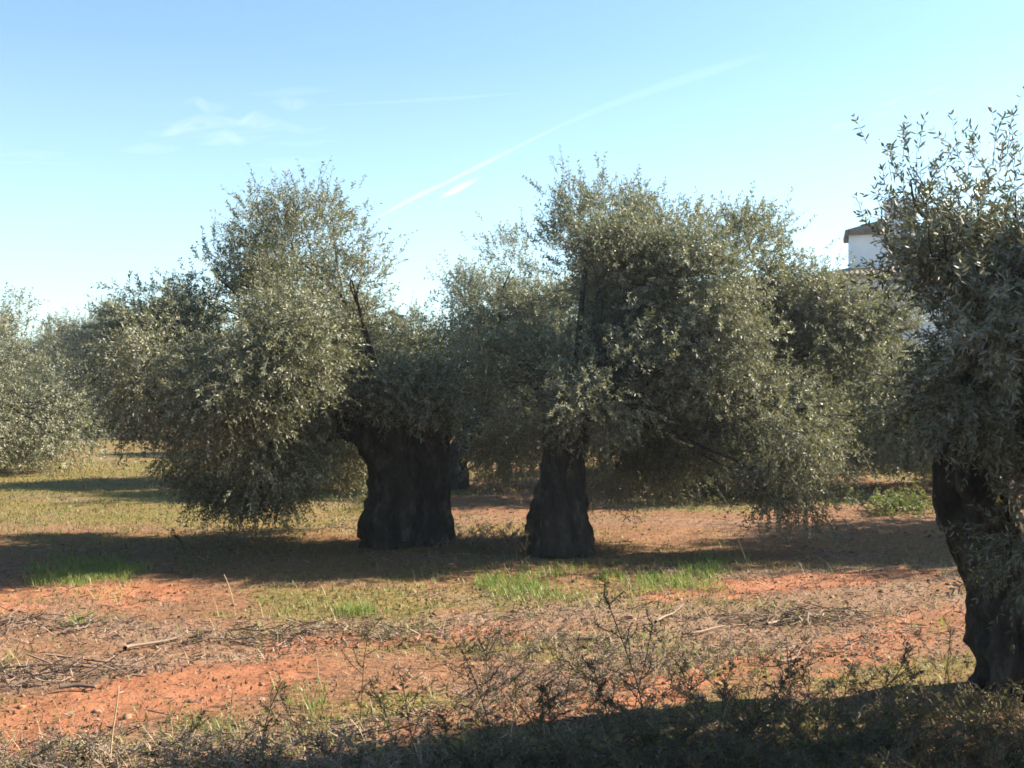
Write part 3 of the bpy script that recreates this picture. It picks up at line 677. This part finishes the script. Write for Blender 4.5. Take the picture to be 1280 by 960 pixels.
# ------------------------------------------------------------------ dry weeds
def weed_arrays(seed, h=.55, nb=9, lean=.15, leafy=.3, seedy=1.0):
    """a dead weed: stem, side branches, seed heads, few leaves. three face blocks"""
    r = np.random.default_rng(seed); tubes = []; LV, LF, o = [], [], 0
    la = r.uniform(0, 6.28); lv = np.array([math.cos(la), math.sin(la), 0]) * lean
    def stem(p0, dv, L, r0, n=7):
        pts = [p0 + dv * L * t + np.array([r.normal(0, .012), r.normal(0, .012), 0]) * (t > 0) + lv * L * t * t * .5 for t in np.linspace(0, 1, 4)]
        return [(*p, r0 * (1 - .7 * k / 3)) for k, p in enumerate(pts)]
    main = stem(np.zeros(3), norm(np.array([lv[0], lv[1], 1.0])), h, .0045)
    tubes.append(tube(main, 8, 4, seed, .05, cap=False))
    ends = []
    mp = smooth_path(main, 30)[:, :3]
    for k in range(nb):
        t = r.uniform(.2, .97); p0 = mp[int(t * 29)]; a = r.uniform(0, 6.28); el = r.uniform(.5, 1.1)
        dv = np.array([math.cos(a) * math.cos(el), math.sin(a) * math.cos(el), math.sin(el)])
        L = h * r.uniform(.2, .5) * (1.15 - t * .6); b = stem(p0, dv, L, .0026); tubes.append(tube(b, 6, 3, seed + k, .05, cap=False)); ends.append((smooth_path(b, 14)[:, :3]))
    ends.append(mp[18:])
    SV, SFc, so = [], [], 0
    for e_ in ends:
        for p in e_[4:]:
            for _ in range(int(r.poisson(2.2 * seedy))):
                c = p + r.normal(0, .009, 3); dv = norm(r.normal(size=3)); wv = norm(np.cross(dv, r.normal(size=3)))
                l, w = r.uniform(.008, .018), r.uniform(.002, .005)
                SV += [c - dv * l * .5, c + wv * w, c + dv * l * .5, c - wv * w]; SFc.append([so, so + 1, so + 2, so + 3]); so += 4
        for p in e_[:8]:
            if r.random() < leafy:
                dv = norm(r.normal(size=3) + np.array([0, 0, .2])); wv = norm(np.cross(dv, r.normal(size=3))); l, w = r.uniform(.02, .05), r.uniform(.003, .008)
                LV += [p, p + dv * l * .5 + wv * w, p + dv * l, p + dv * l * .5 - wv * w]; LF.append([o, o + 1, o + 2, o + 3]); o += 4
    tv, tf, q = [], [], 0
    for v, f in tubes: tv.append(v); tf.append(f + q); q += len(v)
    tv, tf = np.concatenate(tv), np.concatenate(tf)
    V = [tv]; B = [(tf, 0)]; n0 = len(tv)
    if SV: V.append(np.array(SV)); B.append((np.array(SFc) + n0, 0)); n0 += len(SV)
    if LV: V.append(np.array(LV)); B.append((np.array(LF) + n0, 1)); n0 += len(LV)
    V = np.concatenate(V); T = np.repeat(r.random(len(V) // 2 + 1), 2)[:len(V)]
    return V, B, T
weed_meshes = []
for k, kw in enumerate([dict(h=.62, nb=11), dict(h=.5, nb=14, lean=.3), dict(h=.42, nb=10, leafy=.8), dict(h=.7, nb=8, lean=.2, seedy=1.4), dict(h=.35, nb=12, leafy=.9, lean=.4)]):
    V, B, T = weed_arrays(700 + k, **kw); weed_meshes.append(mesh_np('dry_weed', V, B, [M_WEED, M_WEEDLEAF], False, T))
WL = 'dark branching dry weed among the tangled weeds along the bottom'
def weed(px, py, k, sc, rz, label=WL, group='dry weeds along the bottom'):
    x, y = on_ground(px, py); o = link('dry_weed', weed_meshes[k], None, (x, y, gh(x, y) - .01)); o.scale = (sc,) * 3; o.rotation_euler = (0, 0, rz)
    return tag(o, label, 'weed', group)
for i, (px, py) in enumerate([(585, 900), (610, 885), (640, 895), (660, 878), (690, 905), (705, 880), (730, 900), (762, 905), (790, 915), (742, 870), (850, 905), (880, 915), (905, 895), (940, 905), (965, 885), (990, 910), (1015, 900), (670, 925), (620, 930), (560, 925), (1050, 890), (1100, 885), (1150, 880), (1180, 868), (490, 915), (520, 935), (380, 930), (330, 945), (450, 890), (225, 940)]):
    weed(px, py, i % 5, .5 + .4 * ((i * 37) % 10) / 10, i * 2.1)
weed(808, 905, 3, .98, .6, 'tallest dark weed stalk with a dense plume, in front of the red wheel track', None)
weed(656, 716, 3, .62, 2.0, 'lone brown weed stalk standing before the tapering dark trunk', None)
weed(232, 694, 4, .8, 1.0, 'small pale weed alone in the big shadow', None)
weed(108, 615, 3, 1.0, 1.0, 'single weed standing in the distant shadow band on the left', None)
# undergrowth masses: bottom right, and between the two trunks
def weed_mass(name, pts, seeds, smin, smax, mats, kw):
    Vs, Bs, Ts, o = [], [[], []], [], 0
    base = [weed_arrays(s, **kw) for s in seeds]
    for i, (x, y) in enumerate(pts):
        V, B, T = base[i % len(base)]; a = rng.uniform(0, 6.28); sc = rng.uniform(smin, smax); c, s = math.cos(a), math.sin(a)
        v = V * sc; v = np.stack([v[:, 0] * c - v[:, 1] * s + x, v[:, 0] * s + v[:, 1] * c + y, v[:, 2] + gh(x, y) - .01], -1)
        Vs.append(v); Ts.append(np.clip(T * .6 + rng.uniform(0, .4), 0, 1))
        for f, m in B: Bs[m].append(f + o)
        o += len(v)
    blocks = [(np.concatenate(b), m) for m, b in enumerate(Bs) if b]
    return tag(link(name, mesh_np(name, np.concatenate(Vs), blocks, mats, False, np.concatenate(Ts))), kind='stuff')
pts = []
while len(pts) < 420:
    px, py = rng.uniform(520, 1330), rng.uniform(885, 1010)
    edge = 945 - 55 * sstep(600, 1150, px)
    if py > edge + rng.normal(0, 14): pts.append(on_ground(px, py))
weed_mass('undergrowth', pts, (801, 802, 803, 804), .4, .85, [M_WEED, M_WEEDLEAF], dict(h=.30, nb=14, leafy=.55, lean=.7, seedy=.25))
pts = [on_ground(rng.uniform(-60, 560), rng.uniform(935, 1000)) for _ in range(120)] + [on_ground(rng.uniform(560, 1180), rng.uniform(800, 905)) for _ in range(90)] + [on_ground(rng.normal(720, 90), rng.uniform(790, 905)) for _ in range(110)]
weed_mass('dry_undergrowth', pts, (811, 812, 813), .3, .75, [M_STICK, M_WEEDLEAF], dict(h=.3, nb=9, leafy=.4, lean=.8, seedy=.5))
pts = [on_ground(rng.uniform(545, 665), rng.uniform(668, 692)) for _ in range(70)]
weed_mass('weeds', pts, (821, 822, 823), .4, .9, [M_STICK, M_WEEDLEAF], dict(h=.24, nb=9, leafy=.3, lean=.7, seedy=.6))
# thin straw stalks standing alone
def stalk(px, py, h, lean, label):
    x, y = on_ground(px, py); V, F = tube([(0, 0, 0, .004), (lean * .3, 0, h * .4, .0035), (lean * .7, .01, h * .75, .003), (lean, 0, h, .0015)], 14, 5, 3, .1)
    q, t = fix_tris(F); me = mesh_np('straw_stalk', V, [(q, 0), (t, 0)], [M_STRAW], True, np.full(len(V), .85)); tag(link('straw_stalk', me, None, (x, y, gh(x, y) - .01)), label, 'stalk')
stalk(335, 770, .26, .08, 'thin pale straw stalk at the near edge of the big left shadow')
stalk(292, 747, .24, -.08, 'thin stalk leaning left inside the big left shadow')
stalk(935, 710, .30, -.10, 'thin pale stalk by the right end of the bright grass strip')
stalk(137, 955, .36, .04, 'tall pale straw stalk in the bottom left corner')
# fallen branches
def branch(a, b, r, label, tint=.8, seed=1):
    (x0, y0), (x1, y1) = on_ground(*a), on_ground(*b); rr = np.random.default_rng(seed)
    p = [(x0 + (x1 - x0) * t + rr.normal(0, .02), y0 + (y1 - y0) * t + rr.normal(0, .02), 0, r * (1.1 - .7 * t)) for t in (0, .3, .65, 1)]
    p = [(x - x0, y - y0, gh(x, y) + .02 + q * .9 - gh(x0, y0), q) for x, y, _, q in p]
    tb = [tube(p, 22, 7, seed, .2)]
    m = p[2]; tb.append(tube([(m[0], m[1], m[2], r * .5), (m[0] + .06, m[1] + .08, m[2] + .05, r * .35), (m[0] + .16, m[1] + .12, m[2] + .06, r * .15)], 10, 5, seed + 1, .2))
    vs = np.concatenate([t[0] for t in tb]); fs = np.concatenate([tb[0][1], tb[1][1] + len(tb[0][0])]); q, t = fix_tris(fs)
    tag(link('fallen_branch', mesh_np('fallen_branch', vs, [(q, 0), (t, 0)], [M_STICK], True, np.full(len(vs), tint)), None, (x0, y0, gh(x0, y0))), label, 'branch')
branch((852, 788), (908, 777), .011, 'pale pinkish stick lying above the red wheel track', .42, 1)
branch((965, 824), (1002, 818), .012, 'short pale stick lying on the red wheel track', .42, 2)
branch((950, 775), (1035, 763), .011, 'curved greyish branch on top of the prunings pile near the crooked trunk', .45, 3)
branch((720, 797), (770, 790), .013, 'dark stick lying in the middle of the clearing', .1, 4)
branch((80, 858), (123, 857), .013, 'short dark stick on the orange bare patch at left', .12, 5)
branch((150, 812), (225, 795), .014, 'grey branch in the litter band at left', .4, 6)
branch((820, 775), (855, 752), .010, 'thin pale stick slanting up from the litter', .4, 7)
# piles of prunings
def pile(px, py, w, dpt, nn, label, seed):
    x0, y0 = on_ground(px, py); r = np.random.default_rng(seed); xs = x0 + w * np.clip(r.normal(0, 1, nn), -1.5, 1.5); ys = y0 + dpt * np.clip(r.normal(0, 1, nn), -1.5, 1.5)
    V, F, T = twig_field(nn, xs, ys, .05, .24, .0042)
    hgt = .11 * np.exp(-((xs - x0) / w) ** 2 - ((ys - y0) / dpt) ** 2) * r.random(nn)
    V = V + np.repeat(np.stack([0 * hgt, 0 * hgt, hgt], -1), 9, 0) - np.array([x0, y0, 0])
    tag(link('brush_pile', mesh_np('brush_pile', V, [(F, 0)], [M_STICK], False, T), None, (x0, y0, 0)), label, 'brush pile')
pile(1020, 768, .42, .16, 170, 'low pile of pruned branches near the crooked trunk', 1)
pile(400, 792, .55, .14, 170, 'long low heap of dark prunings across the left litter band', 2)
pile(60, 783, .4, .16, 120, 'greyish heap of prunings at the left edge', 3)
pile(80, 838, .3, .12, 90, 'small dark heap of prunings beside the orange bare patch', 4)
# low green bush in front of the dark olive
bx, by = on_ground(1122, 643)
bush = thing('bush', 'low sunlit green bush before the dark shaded olive at right', 'bush', (bx, by, gh(bx, by)))
lb = [(rng.uniform(-.85, .8), rng.uniform(-.3, .9), .06, .26, .3, .09, 'up', 1.0) for _ in range(13)]
link('foliage', crown_mesh('foliage', lb, 900, leaf=(.06, .022), subs=30, per=6, pairs=5, mat=M_BUSH, slen=(.06, .15), sigma=.09), bush)

# ------------------------------------------------------------------ vapour trails
def vol_mat(name, dens, aniso=.3):
    m = bpy.data.materials.new(name); m.use_nodes = True; nt = m.node_tree; nt.nodes.clear()
    o = N(nt, 'ShaderNodeOutputMaterial'); v = N(nt, 'ShaderNodeVolumeScatter')
    v.inputs['Density'].default_value = dens; v.inputs['Anisotropy'].default_value = aniso; v.inputs['Color'].default_value = (1, .97, .92, 1)
    nt.links.new(v.outputs[0], o.inputs['Volume']); return m
def trail(name, pts, alt, dens, seed, label, cat, squash=.6, gn=.35):
    rows = []
    for px, py, rp in pts:
        d = (alt - EYE) / ((HORIZON - py) / FPX); X, Y, Z = at(px, py, d); rows.append((X, Y, Z, rp * d / FPX))
    b = rows[0]; rows = [(x - b[0], y - b[1], z - b[2], r_) for x, y, z, r_ in rows]
    V, F = tube(rows, 150, 20, seed, .22, squash=squash)
    q, t = fix_tris(F); k = len(V); V = np.concatenate([V, [[0, 0, 0]]]); jj = np.arange(20); t = np.concatenate([t, np.stack([(jj + 1) % 20, jj, np.full(20, k)], -1)]); me = mesh_np(name, V, [(q, 0), (t, 0)], [vol_mat(name, dens)], True)
    vv = np.array([v.co for v in me.vertices]); sv = sum(np.dot(vv[p.vertices[0]], np.cross(vv[p.vertices[i]], vv[p.vertices[i + 1]])) for p in me.polygons for i in range(1, len(p.vertices) - 1))
    if sv < 0: me.flip_normals()
    return tag(link(name, me, None, b[:3]), label, cat)
t1 = trail('contrail', [(463, 277, .8), (490, 262, 2.4), (520, 246, 3.6), (560, 227, 3.2), (600, 207, 3.6), (640, 187, 2.6), (672, 171, 2.2), (700, 158, .8)], 900, .0046, 1, 'long white vapour trail slanting up across the sky', 'contrail')
t2 = trail('faded_tail', [(672, 171, .6), (710, 153, 3.5), (760, 132, 5), (830, 107, 6.5), (890, 88, 7), (930, 76, 5), (970, 64, 1)], 900, .0012, 5, None, None)
t2.location = Vector(t2.location) - Vector(t1.location); t2.parent = t1
trail('contrail', [(546, 248, .6), (558, 243, 3.6), (572, 236, 5), (584, 230, 4.2), (596, 224, 2.2), (608, 218, .6)], 900, .005, 2, 'short smeared wisp just below the long vapour trail', 'contrail')
trail('contrail', [(350, 134, .3), (460, 129, 1.8), (530, 125, 2.6), (590, 121, 2.2), (680, 114, .3)], 1100, .0035, 3, 'faint thin level streak high in the sky', 'contrail')
def wisp(cx, cy, w_, h_, slope, n_, dens, seed, label):
    r = np.random.default_rng(seed); vs, fs, o, alt = [], [], 0, 1500
    b = None
    for k in range(n_):
        x0 = cx + w_ * r.normal(0, .35); y0 = cy + h_ * r.normal(0, .45) + slope * (x0 - cx); L = w_ * r.uniform(.35, .8); R0 = h_ * r.uniform(.12, .32); rows = []
        for t in (-.5, -.25, 0, .25, .5):
            px, py = x0 + L * t, y0 + L * t * slope + r.normal(0, h_ * .08); rp = max(.3, R0 * (1 - (2 * abs(t)) ** 1.5))
            d = (alt - EYE) / ((HORIZON - py) / FPX); X, Y, Z = at(px, py, d)
            if b is None: b = (X, Y, Z)
            rows.append((X - b[0], Y - b[1], Z - b[2] + k * 12, rp * d / FPX))
        V, F = tube(rows, 40, 12, seed + k, .2, squash=.8); kk = len(V); V = np.concatenate([V, [[c_ for c_ in rows[0][:3]]]])
        q, t3 = fix_tris(F); jj = np.arange(12); t3 = np.concatenate([t3, np.stack([(jj + 1) % 12, jj, np.full(12, kk)], -1)])
        vs.append(V); fs.append((q + o, t3 + o)); o += len(V)
    me = mesh_np('cloud_wisp', np.concatenate(vs), [(np.concatenate([f[0] for f in fs]), 0), (np.concatenate([f[1] for f in fs]), 0)], [vol_mat('cloud_wisp', dens)], True)
    me.flip_normals()
    tag(link('cloud_wisp', me, None, b), label, 'cloud')
wisp(290, 182, 170, 34, -.05, 16, .0007, 6, 'faint hazy cloud wisp at upper left of the sky')
wisp(60, 202, 180, 14, 0, 8, .0007, 7, 'very faint long low cloud wisp at the left edge')
wisp(1105, 150, 90, 14, -.3, 7, .0009, 8, 'small faint cloud wisp above the white farmhouse tower')

# ------------------------------------------------------------------ thin scatter volume added to imitate lens glare
hzm = bpy.data.materials.new('glare_veil'); hzm.use_nodes = True; nt = hzm.node_tree; nt.nodes.clear()
o_ = N(nt, 'ShaderNodeOutputMaterial'); pv = N(nt, 'ShaderNodeVolumePrincipled'); nt.links.new(pv.outputs[0], o_.inputs['Volume'])
pv.inputs['Color'].default_value = (.80, .90, 1, 1); pv.inputs['Density'].default_value = .0007; pv.inputs['Anisotropy'].default_value = .35
hz_o = simple('glare_veil', box_v(-1600, 1600, -1600, 1600, -1.6, 14), BOXF, hzm); tag(hz_o, kind='stuff')

# ------------------------------------------------------------------ light, sky, camera
SUN_EL = math.radians(33); SUN_PHI = math.radians(15)     # phi: from the right (+X) towards the far side (+Y)
sd = Vector((math.cos(SUN_EL) * math.cos(SUN_PHI), math.cos(SUN_EL) * math.sin(SUN_PHI), math.sin(SUN_EL)))
sun = bpy.data.lights.new('sun', 'SUN'); sun.energy = 5.0; sun.angle = math.radians(.55); sun.color = (1, .88, .71)
so = bpy.data.objects.new('sun', sun); COL.objects.link(so); so.rotation_euler = sd.to_track_quat('Z', 'Y').to_euler()
w = bpy.data.worlds.new('World'); S.world = w; w.use_nodes = True; nt = w.node_tree
bg = nt.nodes['Background']
sk = N(nt, 'ShaderNodeTexSky', sky_type='NISHITA'); sk.sun_disc = False; sk.sun_elevation = SUN_EL
sk.sun_rotation = math.atan2(sd.x, sd.y)
sk.air_density = 1.0; sk.dust_density = 1.0; sk.ozone_density = 1.0
tc = N(nt, 'ShaderNodeTexCoord'); sp_ = N(nt, 'ShaderNodeSeparateXYZ'); nt.links.new(tc.outputs['Generated'], sp_.inputs[0])
hz = ramp(nt, sp_.outputs['Z'], [(0.0, (1.0, 1.0, 1.0)), (0.10, (.62, .62, .62)), (0.30, (.20, .20, .20)), (0.6, (0, 0, 0))])
base = mix(nt, 1.0, sk.outputs[0], (.69, .99, 1.06), 'MULTIPLY')
hazec = mix(nt, 1.0, hz, (2.5, 2.1, 2.0), 'MULTIPLY')
nt.links.new(mix(nt, 1.0, base, hazec, 'ADD'), bg.inputs[0]); bg.inputs[1].default_value = 0.059
cam = bpy.data.cameras.new('camera'); cam.sensor_width = 36; cam.angle = 2 * math.atan(640 / FPX); cam.clip_start = .05; cam.clip_end = 40000
cam.shift_y = (HORIZON - 480) / 1280
co = bpy.data.objects.new('camera', cam); COL.objects.link(co); co.location = (0, 0, EYE); co.rotation_euler = (PI / 2, 0, 0); S.camera = co
S.view_settings.view_transform = 'Standard'; S.view_settings.look = 'None'; S.view_settings.exposure = 1.95; S.view_settings.gamma = 1
S.render.engine = 'CYCLES'
S.cycles.max_bounces = 6; S.cycles.diffuse_bounces = 2; S.cycles.glossy_bounces = 2; S.cycles.transmission_bounces = 3; S.cycles.volume_bounces = 0
S.cycles.use_denoising = True
S.cycles.filter_width = 1.7
